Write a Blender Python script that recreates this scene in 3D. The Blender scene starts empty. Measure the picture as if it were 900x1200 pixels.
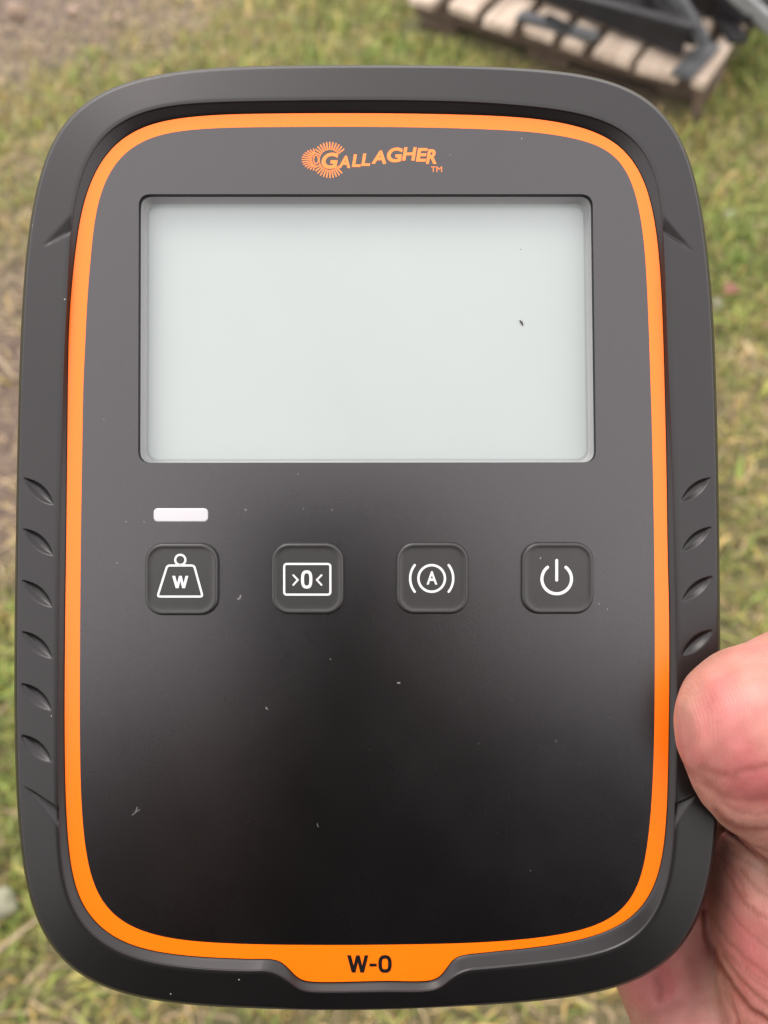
import bpy, bmesh, math, random
import numpy as np
from mathutils import Vector, Matrix
from mathutils.geometry import tessellate_polygon
random.seed(4); rng = np.random.default_rng(4)
scene = bpy.context.scene
col = scene.collection

# ------------------------------------------------------------------ camera
PITCH = math.radians(57); CAM_H = 1.30; S = 0.00016          # S: metres per unit of the indicator's own drawing grid
DIST = 1000 * S                                              # lens to indicator face
Fv = Vector((0, math.cos(PITCH), -math.sin(PITCH)))
Vv = Vector((0, math.sin(PITCH), math.cos(PITCH)))
C0 = Vector((0, 0, CAM_H))
cam_d = bpy.data.cameras.new('camera'); cam = bpy.data.objects.new('camera', cam_d); col.objects.link(cam)
cam.location = C0; cam.rotation_euler = (math.radians(90) - PITCH, 0, 0)
cam_d.sensor_fit = 'VERTICAL'; cam_d.sensor_height = 36; cam_d.sensor_width = 27; cam_d.lens = 30
cam_d.clip_start = 0.004; cam_d.clip_end = 2000
cam_d.dof.use_dof = True; cam_d.dof.focus_distance = DIST - 0.001; cam_d.dof.aperture_fstop = 15.5
scene.camera = cam

# ------------------------------------------------------------------ sky, sun, exposure
SUN_EL, SUN_AZ = math.radians(55), math.radians(-40)         # azimuth from +Y
world = bpy.data.worlds.new('World'); scene.world = world; world.use_nodes = True
wn = world.node_tree.nodes; wl = world.node_tree.links
bg = wn['Background']; bg.inputs['Strength'].default_value = 0.10
sky = wn.new('ShaderNodeTexSky'); sky.sky_type = 'NISHITA'; sky.sun_disc = False
sky.sun_elevation = SUN_EL; sky.sun_rotation = SUN_AZ
tc = wn.new('ShaderNodeTexCoord'); ns = wn.new('ShaderNodeTexNoise')
ns.inputs['Scale'].default_value = 1.6; ns.inputs['Detail'].default_value = 5
cr = wn.new('ShaderNodeValToRGB')
cr.color_ramp.elements[0].position = 0.3; cr.color_ramp.elements[0].color = (9.2, 8.9, 9.0, 1)
cr.color_ramp.elements[1].position = 0.7; cr.color_ramp.elements[1].color = (11.6, 11.2, 11.2, 1)
mx = wn.new('ShaderNodeMix'); mx.data_type = 'RGBA'; mx.inputs[0].default_value = 0.93
wl.new(tc.outputs['Generated'], ns.inputs['Vector']); wl.new(ns.outputs['Fac'], cr.inputs['Fac'])
wl.new(sky.outputs['Color'], mx.inputs[6]); wl.new(cr.outputs['Color'], mx.inputs[7])
wl.new(mx.outputs[2], bg.inputs['Color'])
sd = bpy.data.lights.new('sun', 'SUN'); sd.energy = 0.75; sd.angle = math.radians(24); sd.color = (1, .96, .9)
sun = bpy.data.objects.new('sun', sd); col.objects.link(sun)
sdir = Vector((math.sin(SUN_AZ) * math.cos(SUN_EL), math.cos(SUN_AZ) * math.cos(SUN_EL), math.sin(SUN_EL)))
sun.rotation_euler = sdir.to_track_quat('Z', 'Y').to_euler(); sun.location = (0, 0, 5)
scene.view_settings.view_transform = 'Standard'; scene.view_settings.look = 'None'
scene.view_settings.exposure = 1.58; scene.view_settings.gamma = 1.0
scene.cycles.max_bounces = 8

# ------------------------------------------------------------------ helpers
def link(o, parent=None):
    col.objects.link(o)
    if parent is not None: o.parent = parent
    return o
def tag(o, label=None, cat=None, group=None, kind=None):
    if label: o['label'] = label
    if cat: o['category'] = cat
    if group: o['group'] = group
    if kind: o['kind'] = kind
    return o
def empty(name, loc=(0, 0, 0)):
    o = bpy.data.objects.new(name, None); o.location = loc; o.empty_display_size = .05
    return link(o)
def mesh_obj(name, V, F, mat, parent=None, smooth=False):
    me = bpy.data.meshes.new(name)
    me.from_pydata([tuple(v) for v in V], [], [tuple(f) for f in F]); me.update()
    if smooth: me.polygons.foreach_set('use_smooth', [True] * len(me.polygons))
    if mat: me.materials.append(mat)
    return link(bpy.data.objects.new(name, me), parent)
def mk_mat(name):
    m = bpy.data.materials.new(name); m.use_nodes = True
    return m, m.node_tree.nodes, m.node_tree.links, m.node_tree.nodes['Principled BSDF']
def node_noise(n, l, scale, detail=4, rough=.55, vec=None):
    t = n.new('ShaderNodeTexNoise'); t.inputs['Scale'].default_value = scale
    t.inputs['Detail'].default_value = detail; t.inputs['Roughness'].default_value = rough
    if vec is None:
        q = n.new('ShaderNodeTexCoord'); vec = q.outputs['Object']
    l.new(vec, t.inputs['Vector']); return t
def ramp(n, l, fac, stops):
    r = n.new('ShaderNodeValToRGB'); e = r.color_ramp.elements
    while len(e) < len(stops): e.new(.5)
    for k, (p, c) in enumerate(stops):
        e[k].position = p; e[k].color = (*c, 1) if len(c) == 3 else c
    l.new(fac, r.inputs['Fac']); return r
def bump(n, l, h, b, strength, dist):
    u = n.new('ShaderNodeBump'); u.inputs['Strength'].default_value = strength; u.inputs['Distance'].default_value = dist
    l.new(h, u.inputs['Height']); l.new(u.outputs['Normal'], b.inputs['Normal']); return u
def simple(name, c, rough=.5, var=.15, scale=60, bmp=0., bdist=.0003, spec=.5, metal=0.):
    m, n, l, b = mk_mat(name)
    t = node_noise(n, l, scale)
    r = ramp(n, l, t.outputs['Fac'], [(.3, [x * (1 - var) for x in c]), (.7, [min(1, x * (1 + var)) for x in c])])
    l.new(r.outputs['Color'], b.inputs['Base Color']); b.inputs['Roughness'].default_value = rough
    b.inputs['Specular IOR Level'].default_value = spec; b.inputs['Metallic'].default_value = metal
    if bmp: bump(n, l, t.outputs['Fac'], b, bmp, bdist)
    return m
def mixc(n, l, fac, a, b):
    m = n.new('ShaderNodeMix'); m.data_type = 'RGBA'
    for s, v in ((0, fac), (6, a), (7, b)):
        if hasattr(v, 'is_linked') or hasattr(v, 'links'): l.new(v, m.inputs[s])
        else: m.inputs[s].default_value = v if s == 0 else ((*v, 1) if len(v) == 3 else v)
    return m.outputs[2]

# ------------------------------------------------------------------ materials
def face_material(name, base, rough, spec, dust=True):
    m, n, l, b = mk_mat(name)
    q = n.new('ShaderNodeTexCoord')
    colr = (*base, 1)
    b.inputs['Specular IOR Level'].default_value = spec; b.inputs['Specular Tint'].default_value = (1, .955, .965, 1)
    t = node_noise(n, l, 5200, 1, .5, q.outputs['Object'])
    t2 = node_noise(n, l, 40, 4, .6, q.outputs['Object'])
    rr = n.new('ShaderNodeMapRange'); rr.inputs[3].default_value = rough * .8; rr.inputs[4].default_value = rough * 1.22
    l.new(t2.outputs['Fac'], rr.inputs[0])
    l.new(rr.outputs[0], b.inputs['Roughness'])
    bump(n, l, t.outputs['Fac'], b, .6, .00003)
    if dust:
        v = n.new('ShaderNodeTexVoronoi'); v.inputs['Scale'].default_value = 400; l.new(q.outputs['Object'], v.inputs['Vector'])
        v2 = n.new('ShaderNodeTexVoronoi'); v2.inputs['Scale'].default_value = 620; l.new(q.outputs['Object'], v2.inputs['Vector'])
        gate = node_noise(n, l, 60, 3, .7, q.outputs['Object'])
        def spots(v, rad, thr):
            a = n.new('ShaderNodeMath'); a.operation = 'LESS_THAN'; a.inputs[1].default_value = rad; l.new(v.outputs['Distance'], a.inputs[0])
            sp = n.new('ShaderNodeSeparateColor'); l.new(v.outputs['Color'], sp.inputs[0])
            g = n.new('ShaderNodeMath'); g.operation = 'GREATER_THAN'; g.inputs[1].default_value = thr; l.new(sp.outputs[0], g.inputs[0])
            w = n.new('ShaderNodeMath'); w.operation = 'MULTIPLY'; l.new(a.outputs[0], w.inputs[0]); l.new(g.outputs[0], w.inputs[1]); return w.outputs[0]
        s1 = spots(v, .033, .965)
        s2 = spots(v2, .05, .955)
        gg = n.new('ShaderNodeMath'); gg.operation = 'GREATER_THAN'; gg.inputs[1].default_value = .52; l.new(gate.outputs['Fac'], gg.inputs[0])
        s3 = n.new('ShaderNodeMath'); s3.operation = 'MULTIPLY'; l.new(s2, s3.inputs[0]); l.new(gg.outputs[0], s3.inputs[1])
        s4 = n.new('ShaderNodeMath'); s4.operation = 'MAXIMUM'; l.new(s1, s4.inputs[0]); l.new(s3.outputs[0], s4.inputs[1])
        s5 = n.new('ShaderNodeMath'); s5.operation = 'MULTIPLY'; s5.inputs[1].default_value = .6; l.new(s4.outputs[0], s5.inputs[0])
        l.new(mixc(n, l, s5.outputs[0], colr, (.5, .48, .45)), b.inputs['Base Color'])
    else:
        b.inputs['Base Color'].default_value = colr
    return m
M_face = face_material('gloss_black_overlay', (.0012, .0009, .001), .27, .83)
M_orange = face_material('orange_print', (.85, .145, .003), .26, .40, False)
M_white = simple('white_print', (.52, .51, .51), .4, .02)
M_black = simple('black_print_and_gap_shade', (.002, .002, .002), .5, .02, spec=.3)
M_logo = simple('orange_ink', (.80, .17, .02), .4, .02)
def rubber(name, base, rough, spec):
    m, n, l, b = mk_mat(name)
    t = node_noise(n, l, 5000, 2); t2 = node_noise(n, l, 35, 5, .65)
    r = ramp(n, l, t2.outputs['Fac'], [(.3, [x * .85 for x in base]), (.72, [x * 1.2 for x in base])])
    q = n.new('ShaderNodeTexCoord'); v = n.new('ShaderNodeTexVoronoi'); v.inputs['Scale'].default_value = 110; l.new(q.outputs['Object'], v.inputs['Vector'])
    a = n.new('ShaderNodeMath'); a.operation = 'LESS_THAN'; a.inputs[1].default_value = .016; l.new(v.outputs['Distance'], a.inputs[0])
    l.new(mixc(n, l, a.outputs[0], r.outputs['Color'], (.3, .27, .24)), b.inputs['Base Color'])
    b.inputs['Roughness'].default_value = rough; b.inputs['Specular IOR Level'].default_value = spec; b.inputs['Specular Tint'].default_value = (1, .955, .96, 1)
    bump(n, l, t.outputs['Fac'], b, .35, .00004); return m
M_rubber = rubber('charcoal_rubber', (.0042, .0036, .0036), .38, .43)
M_button = rubber('button_rubber', (.012, .0115, .011), .40, .55)
M_grey = simple('grey_plastic', (.26, .26, .26), .4, .03)
M_lcd, n_, l_, b_ = mk_mat('display_glass')
t_ = node_noise(n_, l_, 18, 4, .6)
r_ = ramp(n_, l_, t_.outputs['Fac'], [(.3, (.256, .284, .274)), (.7, (.278, .302, .290))])
l_.new(r_.outputs['Color'], b_.inputs['Base Color']); b_.inputs['Roughness'].default_value = .35
b_.inputs['Coat Weight'].default_value = .5; b_.inputs['Coat Roughness'].default_value = .12
M_led = simple('translucent_white', (.40, .385, .395), .4, .02)
M_speck = simple('dark_grit', (.04, .035, .03), .8, .2)

M_skin, n_, l_, b_ = mk_mat('skin')
q_ = n_.new('ShaderNodeTexCoord')
a1 = node_noise(n_, l_, 28, 3, .6, q_.outputs['Object']); a2 = node_noise(n_, l_, 190, 4, .65, q_.outputs['Object'])
r1 = ramp(n_, l_, a1.outputs['Fac'], [(.34, (.39, .225, .155)), (.5, (.41, .19, .15)), (.64, (.41, .125, .118))])
r2 = ramp(n_, l_, a2.outputs['Fac'], [(.3, (.80, .72, .70)), (.65, (1.06, 1.06, 1.06))])
mm = n_.new('ShaderNodeMix'); mm.data_type = 'RGBA'; mm.blend_type = 'MULTIPLY'; mm.inputs[0].default_value = .7
l_.new(r1.outputs['Color'], mm.inputs[6]); l_.new(r2.outputs['Color'], mm.inputs[7])
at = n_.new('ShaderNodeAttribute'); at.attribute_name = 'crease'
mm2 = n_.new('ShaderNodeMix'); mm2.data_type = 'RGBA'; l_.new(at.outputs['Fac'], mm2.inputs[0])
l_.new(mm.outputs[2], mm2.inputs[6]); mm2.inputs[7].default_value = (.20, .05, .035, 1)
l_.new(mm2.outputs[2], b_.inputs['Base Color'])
b_.inputs['Roughness'].default_value = .5; b_.inputs['Specular IOR Level'].default_value = .42
b_.inputs['Subsurface Weight'].default_value = .5; b_.inputs['Subsurface Scale'].default_value = .006
b_.inputs['Subsurface Radius'].default_value = (1, .35, .2)
wv = n_.new('ShaderNodeTexWave'); wv.inputs['Scale'].default_value = 700; wv.inputs['Distortion'].default_value = 9; wv.inputs['Detail'].default_value = 2
wv.inputs['Detail Scale'].default_value = .35; l_.new(q_.outputs['Object'], wv.inputs['Vector'])
vo = n_.new('ShaderNodeTexVoronoi'); vo.inputs['Scale'].default_value = 900; l_.new(q_.outputs['Object'], vo.inputs['Vector'])
ad = n_.new('ShaderNodeMath'); ad.operation = 'ADD'; l_.new(wv.outputs['Fac'], ad.inputs[0]); l_.new(vo.outputs['Distance'], ad.inputs[1])
ad2 = n_.new('ShaderNodeMath'); ad2.operation = 'ADD'; l_.new(ad.outputs[0], ad2.inputs[0]); l_.new(a2.outputs['Fac'], ad2.inputs[1])
bump(n_, l_, ad2.outputs[0], b_, .16, .00015)

# ------------------------------------------------------------------ ground helpers
def ground_at(px, py, z=0.):
    """where a ray of the view 450/600 centred grid meets the level z"""
    d = Fv * 1000 + Vector((px - 450, 0, 0)) + Vv * (600 - py)
    t = (z - C0.z) / d.z
    return C0 + d * t
_w = [(rng.uniform(0, 6.28), rng.uniform(0, 6.28)) for _ in range(40)]
def vnoise(x, y, f, k=0):
    s = 0
    for i in range(7):
        a, p = _w[(i + k * 7) % 40]; ff = f * (1 + .23 * i)
        s = s + np.sin((x * math.cos(a) + y * math.sin(a)) * ff + p + 1.3 * np.sin((x * math.sin(a) - y * math.cos(a)) * ff * .7 + p * 2))
    return s / 7
#        px   py  radius  kind value: 1 = lush green, 0 = straw, -1 = bare soil
ZONES = [(20, 0, .24, -1.1), (90, 8, .22, -1.), (165, 8, .18, -.9), (0, 45, .15, -1.), (50, 68, .10, -.2), (150, 48, .10, -.2), (220, 20, .1, -.3), (100, 95, .16, 1.), (190, 70, .16, .8), (50, 125, .14, .9), (300, 50, .22, .75),
         (400, 55, .2, .8), (260, 5, .2, .05), (360, 0, .2, .15), (440, 30, .16, .8), (10, 190, .12, -.3), (30, 160, .09, .15), (15, 240, .08, .5), (5, 300, .1, 0), (5, 360, .1, -.5), (0, 430, .12, -.5), (5, 510, .16, -1.1), (5, 610, .16, -1.), (5, 690, .08, -.3),
         (5, 770, .12, 1.3), (5, 870, .16, 1.5), (10, 1000, .15, 1.2), (20, 1120, .14, 0), (120, 1190, .2, .15), (260, 1195, .2, .3), (420, 1195, .2, .15), (600, 1195, .2, .1), (700, 1195, .1, .2),
         (560, 55, .12, .45), (520, 60, .14, .8), (620, 65, .07, .1), (700, 105, .08, -.8), (760, 115, .08, -.8), (640, 70, .07, -.5), (590, 50, .05, -.6),
         (840, 130, .12, .7), (890, 90, .14, 1.), (880, 190, .12, .15), (850, 240, .1, .8), (870, 320, .14, 1.), (840, 370, .08, .7), (880, 420, .1, .15), (870, 500, .14, -.1), (880, 580, .1, .5), (870, 650, .1, .3), (870, 710, .1, .6)]
_z = [(*ground_at(a, b)[:2], r, v) for a, b, r, v in ZONES]
def green(x, y):
    base = .35 + .55 * vnoise(x, y, 4.2, 1)
    num = base * .25; den = .25
    for zx, zy, r, v in _z:
        w = np.exp(-((x - zx) ** 2 + (y - zy) ** 2) / (2 * (r * 1.25) ** 2)) * 1.6
        num = num + w * v; den = den + w
    return num / den + .34 * vnoise(x, y, 17, 2) + .25 * vnoise(x, y, 46, 3)
def height(x, y):
    near = np.exp(-(x * x + (y - 1) ** 2) / 60)
    return near * (.012 * vnoise(x, y, 7, 4) + .006 * vnoise(x, y, 30, 0) + .003 * vnoise(x, y, 90, 2))

# ------------------------------------------------------------------ ground sheet
u = np.linspace(-1, 1, 420)
gx = np.sinh(u * 8.2) / np.sinh(8.2) * 400; gx = np.sign(u) * (np.abs(u) * 3.2 + 400 * np.abs(u) ** 14)
X, Y = np.meshgrid(gx, gx + 1.2); Z = height(X, Y)
V = np.stack([X.ravel(), Y.ravel(), Z.ravel()], 1)
N = len(u); idx = np.arange(N * N).reshape(N, N)
Fq = np.stack([idx[:-1, :-1].ravel(), idx[:-1, 1:].ravel(), idx[1:, 1:].ravel(), idx[1:, :-1].ravel()], 1)
def fast_mesh(name, V, F, mat, k=4):
    me = bpy.data.meshes.new(name)
    me.vertices.add(len(V)); me.vertices.foreach_set('co', np.asarray(V, dtype=np.float32).ravel())
    me.loops.add(F.size); me.loops.foreach_set('vertex_index', F.ravel().astype(np.int32))
    me.polygons.add(len(F)); me.polygons.foreach_set('loop_start', (np.arange(len(F)) * k).astype(np.int32))
    me.update(calc_edges=True)
    if mat: me.materials.append(mat)
    return me
def set_attr(me, name, vals):
    a = me.color_attributes.new(name, 'FLOAT_COLOR', 'POINT')
    c = np.ones((len(vals), 4), np.float32); c[:, :3] = vals; a.data.foreach_set('color', c.ravel())
M_soil, n_, l_, b_ = mk_mat('soil_and_thatch')
q_ = n_.new('ShaderNodeTexCoord')
at = n_.new('ShaderNodeAttribute'); at.attribute_name = 'cover'
s1 = node_noise(n_, l_, 45, 6, .7, q_.outputs['Object']); s2 = node_noise(n_, l_, 14, 5, .65, q_.outputs['Object'])
soil = ramp(n_, l_, s1.outputs['Fac'], [(.3, (.05, .03, .02)), (.5, (.085, .056, .04)), (.7, (.15, .105, .075))])
that = ramp(n_, l_, s2.outputs['Fac'], [(.3, (.055, .056, .016)), (.5, (.10, .092, .032)), (.72, (.16, .13, .06))])
l_.new(mixc(n_, l_, at.outputs['Fac'], soil.outputs['Color'], that.outputs['Color']), b_.inputs['Base Color'])
b_.inputs['Roughness'].default_value = .9; bump(n_, l_, s1.outputs['Fac'], b_, .8, .01)
me = fast_mesh('ground', V, Fq, M_soil)
gv = np.clip(green(V[:, 0], V[:, 1]) * 1.1 + .55, 0, 1); set_attr(me, 'cover', np.repeat(gv[:, None], 3, 1))
me.polygons.foreach_set('use_smooth', [True] * len(me.polygons))
tag(link(bpy.data.objects.new('ground', me)), kind='structure')

# ------------------------------------------------------------------ grass
M_blade, n_, l_, b_ = mk_mat('grass_blade')
at = n_.new('ShaderNodeAttribute'); at.attribute_name = 'tint'
l_.new(at.outputs['Color'], b_.inputs['Base Color']); b_.inputs['Roughness'].default_value = .55; b_.inputs['Specular IOR Level'].default_value = .3
tr = n_.new('ShaderNodeBsdfTranslucent'); l_.new(at.outputs['Color'], tr.inputs['Color'])
ms = n_.new('ShaderNodeMixShader'); ms.inputs[0].default_value = .3
l_.new(b_.outputs[0], ms.inputs[1]); l_.new(tr.outputs[0], ms.inputs[2]); l_.new(ms.outputs[0], n_['Material Output'].inputs['Surface'])
pal_c = ground_at(820, 95, .12); pal_d = ground_at(480, -4, .12)
E1 = Vector((pal_d.x - pal_c.x, pal_d.y - pal_c.y, 0)).normalized(); E2 = Vector((-E1.y, E1.x, 0)); E2 = E2 if E2.y > 0 else -E2
def on_pallet(x, y):
    dx, dy = x - pal_c.x, y - pal_c.y
    a = dx * E1.x + dy * E1.y; b = dx * E2.x + dy * E2.y
    return (a > .0) & (a < .86) & (b > .02) & (b < 1.0)
def blades(name, n, box, hr, wr, lean, want, tints, flat=0.):
    x = rng.uniform(box[0], box[1], n); y = rng.uniform(box[2], box[3], n)
    # tufting: pull points towards clump centres
    g = green(x, y); keep = want(g, rng.random(n)) & ~on_pallet(x, y)
    x, y, g = x[keep], y[keep], g[keep]; n = len(x)
    h = rng.uniform(*hr, n) * (.75 + .35 * np.clip(g, 0, 1) + .25 * vnoise(x, y, 25, 5)); w = rng.uniform(*wr, n)
    az = rng.uniform(0, 6.283, n) + 1.2 * vnoise(x, y, 9, 1); ln = rng.uniform(*lean, n)
    d = np.stack([np.cos(az), np.sin(az)], 1); s = np.stack([-np.sin(az), np.cos(az)], 1)
    z0 = height(x, y) + flat * rng.random(n)
    P = []
    for t, ww in ((0, .8), (.4, 1.), (.75, .7)):
        out = h * (ln * t ** 1.6); up = h * t * np.cos(ln * t * .9)
        if flat: up = h * .12 * np.sin(t * 3) * rng.random(n)
        c = np.stack([x, y], 1) + d * out[:, None]
        for sg in (-1, 1):
            P.append(np.column_stack([c + s * (sg * w * ww * .5)[:, None], z0 + up]))
    out = h * ln; up = h * np.cos(ln * .9) if not flat else h * .02
    P.append(np.column_stack([np.stack([x, y], 1) + d * out[:, None], z0 + up]))
    V = np.stack(P, 1).reshape(-1, 3)
    clump = 1 + .45 * vnoise(x, y, 38, 4) + .35 * vnoise(x, y, 90, 2); b = (np.arange(n) * 7)[:, None]
    T = np.concatenate([b + np.array(t)[None] for t in ((0, 1, 3), (0, 3, 2), (2, 3, 5), (2, 5, 4), (4, 5, 6))])
    tt = tints(g, n) * np.clip(clump, .45, 1.7)[:, None]; return V, T, np.repeat(tt, 7, 0)
def lerp(a, b, t): return np.asarray(a)[None] * (1 - t[:, None]) + np.asarray(b)[None] * t[:, None]
def tint_green(g, n):
    t = np.clip(rng.normal(.58, .3, n) + (g - .4) * .45, 0, 1)
    c = lerp((.20, .165, .052), (.095, .138, .028), t)
    dry = rng.random(n) < np.clip(.45 - .5 * g, .05, .75)
    c[dry] = lerp((.24, .165, .07), (.17, .125, .035), rng.random(dry.sum()))
    return c * (rng.uniform(.55, 1.6, n) * 1.5)[:, None]
def tint_straw(g, n):
    return lerp((.38, .285, .17), (.20, .145, .07), rng.random(n)) * rng.uniform(.7, 1.6, n)[:, None]
want_g = lambda g, r: r < np.clip(g * .95 + .28, .02, 1)
want_s = lambda g, r: r < np.clip(1.0 - .75 * g, .22, 1) * np.where(g < -.6, .55, 1)
def stuff(name, parts, label, cat):
    Vs, Ts, Cs, o = [], [], [], 0
    for V, T, Cc in parts: Vs.append(V); Ts.append(T + o); Cs.append(Cc); o += len(V)
    me = fast_mesh(name, np.concatenate(Vs), np.concatenate(Ts), M_blade, 3); set_attr(me, 'tint', np.concatenate(Cs))
    return tag(link(bpy.data.objects.new(name, me)), label, cat, kind='stuff')
stuff('grass', [blades('g', 150000, (-1.7, 1.7, -.4, 3.3), (.02, .05), (.0022, .0045), (.2, 1.3), want_g, tint_green),
                blades('g', 90000, (-3.6, 3.6, -2, 5.5), (.03, .06), (.003, .006), (.2, 1.3), want_g, tint_green),
                blades('g', 80000, (-9, 9, -5, 12), (.035, .07), (.006, .012), (.2, 1.3), want_g, tint_green)],
      'short yellowish green lawn grass growing all over the ground', 'grass')
stuff('straw_litter', [blades('s', 34000, (-1.7, 1.7, -.4, 3.3), (.03, .09), (.0016, .0035), (.9, 1.1), want_s, tint_straw, .02)],
      'dry tan straw and clippings lying flat among the grass', 'straw')

# ------------------------------------------------------------------ small things on the ground
def lump(name, p, size, mat, seed, label, cat, flat=.6, group=None):
    bm = bmesh.new(); bmesh.ops.create_icosphere(bm, subdivisions=3, radius=1)
    r = random.Random(seed); ph = [r.uniform(0, 6) for _ in range(6)]
    for v in bm.verts:
        k = 1 + .16 * math.sin(v.co.x * 3 + ph[0]) + .14 * math.sin(v.co.y * 4 + ph[1]) + .1 * math.sin(v.co.z * 5 + v.co.x * 6 + ph[2])
        v.co = Vector((v.co.x * size * k, v.co.y * size * .75 * k, v.co.z * size * flat * k))
    me = bpy.data.meshes.new(name); bm.to_mesh(me); bm.free(); me.materials.append(mat)
    me.polygons.foreach_set('use_smooth', [True] * len(me.polygons))
    o = link(bpy.data.objects.new(name, me)); o.location = (p.x, p.y, size * flat * .8 + .012); o.rotation_euler = (0, 0, r.uniform(0, 3))
    return tag(o, label, cat, group)
M_stone = simple('pale_stone', (.17, .165, .11), .9, .35, 60, .6, .003)
M_clod = simple('tan_clod', (.24, .17, .125), .95, .3, 60, .6, .004)
lump('stone', ground_at(853, 262), .018, M_stone, 1, 'pale stone in the grass at upper right of the indicator', 'stone')
lump('stone', ground_at(838, 363), .012, M_stone, 2, 'small pale stone beside a rusty red dead leaf', 'stone')
lump('stone', ground_at(8, 1062), .024, M_stone, 3, 'whitish stone in grass at the lower left edge of the photo', 'stone')
lump('clod', ground_at(22, 22), .030, M_clod, 4, 'pale clod on bare soil at the top left corner', 'clod')
lump('clod', ground_at(88, 20), .018, M_clod, 5, 'small pale clod on bare soil right of the bigger corner clod', 'clod')
lump('clod', ground_at(140, 28), .014, M_clod, 6, 'tiny pale clod where bare soil meets the straw above the green patch', 'clod')
M_leaf = simple('dead_leaf', (.13, .045, .02), .6, .3, 80)
def leaf(p, L, rz, label, mat):
    V, F = [], []; K = 8
    for i in range(K + 1):
        t = i / K; w = math.sin(math.pi * t ** .8) * L * .3
        for sgn in (-1, 0, 1): V.append(((t - .5) * L, sgn * w, .006 + abs(sgn) * .006 * math.sin(t * 3) + .008 * math.sin(t * 5)))
    for i in range(K):
        for j in range(2): a = i * 3 + j; F.append((a, a + 1, a + 4, a + 3))
    o = mesh_obj('dead_leaf', V, F, mat, None, True); o.location = (p.x, p.y, .03); o.rotation_euler = (.2, .1, rz)
    md = o.modifiers.new('thick', 'SOLIDIFY'); md.thickness = .0006
    tag(o, label, 'leaf')
leaf(ground_at(850, 353), .06, .8, 'curled rusty red dead leaf lying in grass right of the indicator', M_leaf)
leaf(ground_at(893, 398), .045, 2.2, 'brown dead leaf in straw at the right edge below the rusty leaf', simple('brown_leaf', (.22, .10, .05), .6, .3, 80))
def tube(points, radii, n=10, ell=None):
    """closed tapered tube with rounded ends; returns V, F"""
    P = [Vector(p) for p in points]; R = list(radii)
    d0 = (P[0] - P[1]).normalized(); d1 = (P[-1] - P[-2]).normalized()
    pts, rad = [], []
    for a in (1., .92, .7, .38): pts.append(P[0] + d0 * R[0] * a); rad.append(R[0] * math.sqrt(max(0.0004, 1 - a * a)))
    for i in range(len(P)):
        pts.append(P[i]); rad.append(R[i])
        if i < len(P) - 1:
            for t in (.25, .5, .75):
                pts.append(P[i].lerp(P[i + 1], t)); rad.append(R[i] * (1 - t) + R[i + 1] * t)
    for a in (.38, .7, .92, 1.): pts.append(P[-1] + d1 * R[-1] * a); rad.append(R[-1] * math.sqrt(max(0.0004, 1 - a * a)))
    V, F = [], []; ref = None
    for i, p in enumerate(pts):
        t = (pts[min(i + 1, len(pts) - 1)] - pts[max(i - 1, 0)]).normalized()
        if ref is None:
            ref = Vector((0, 0, 1)) if abs(t.z) < .9 else Vector((1, 0, 0))
        a = (ref - t * ref.dot(t)).normalized(); ref = a; b = t.cross(a)
        for k in range(n):
            th = 2 * math.pi * k / n; V.append(p + (a * math.cos(th) + b * math.sin(th)) * rad[i])
    for i in range(len(pts) - 1):
        for k in range(n): F.append((i * n + k, i * n + (k + 1) % n, (i + 1) * n + (k + 1) % n, (i + 1) * n + k))
    F.append(tuple(range(n))[::-1]); F.append(tuple((len(pts) - 1) * n + k for k in range(n)))
    return V, F
M_stick = simple('dry_stalk', (.25, .19, .115), .8, .25, 90)
a, b = ground_at(-14, 410), ground_at(22, 452); a.z = .03; b.z = .022; m_ = (a + b) / 2; m_.z = .034
V_, F_ = tube([a, m_, b], [.004, .0045, .003]); tag(mesh_obj('stalk', V_, F_, M_stick, None, True), 'thick pale dry stalk lying left of the indicator', 'stalk')
a, b = ground_at(-20, 1165), ground_at(60, 1075); a.z = .03; b.z = .03; m_ = ground_at(10, 1120); m_.z = .045
V_, F_ = tube([a, m_, b], [.0022, .003, .002]); tag(mesh_obj('stalk', V_, F_, M_stick, None, True), 'thin bent dry stalk arching over grass at the lower left', 'stalk')

# ------------------------------------------------------------------ pallet
M_wood, n_, l_, b_ = mk_mat('weathered_pine')
q_ = n_.new('ShaderNodeTexCoord'); mp = n_.new('ShaderNodeMapping'); mp.inputs['Scale'].default_value = (60, 3, 30)
l_.new(q_.outputs['Object'], mp.inputs['Vector'])
oi = n_.new('ShaderNodeObjectInfo')
w1 = node_noise(n_, l_, 1, 6, .6, mp.outputs['Vector']); w2 = node_noise(n_, l_, 9, 3, .5, q_.outputs['Object'])
r1 = ramp(n_, l_, w1.outputs['Fac'], [(.3, (.24, .18, .135)), (.55, (.42, .335, .26)), (.75, (.50, .42, .34))])
r2 = ramp(n_, l_, w2.outputs['Fac'], [(.35, (.72, .70, .68)), (.6, (1, 1, 1))])
mu = n_.new('ShaderNodeMix'); mu.data_type = 'RGBA'; mu.blend_type = 'MULTIPLY'; mu.inputs[0].default_value = 1
l_.new(r1.outputs['Color'], mu.inputs[6]); l_.new(r2.outputs['Color'], mu.inputs[7]); l_.new(mu.outputs[2], b_.inputs['Base Color'])
b_.inputs['Roughness'].default_value = .85; bump(n_, l_, w1.outputs['Fac'], b_, .5, .002)
M_wood2 = simple('dark_brown_timber', (.075, .05, .032), .9, .35, 40, .5, .002)  # darker brown than the deck boards, for the timbers beneath them
pallet = empty('wooden_pallet', (pal_c.x, pal_c.y, 0)); pallet.rotation_euler = (0, 0, math.atan2(-E1.y, -E1.x))
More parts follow.
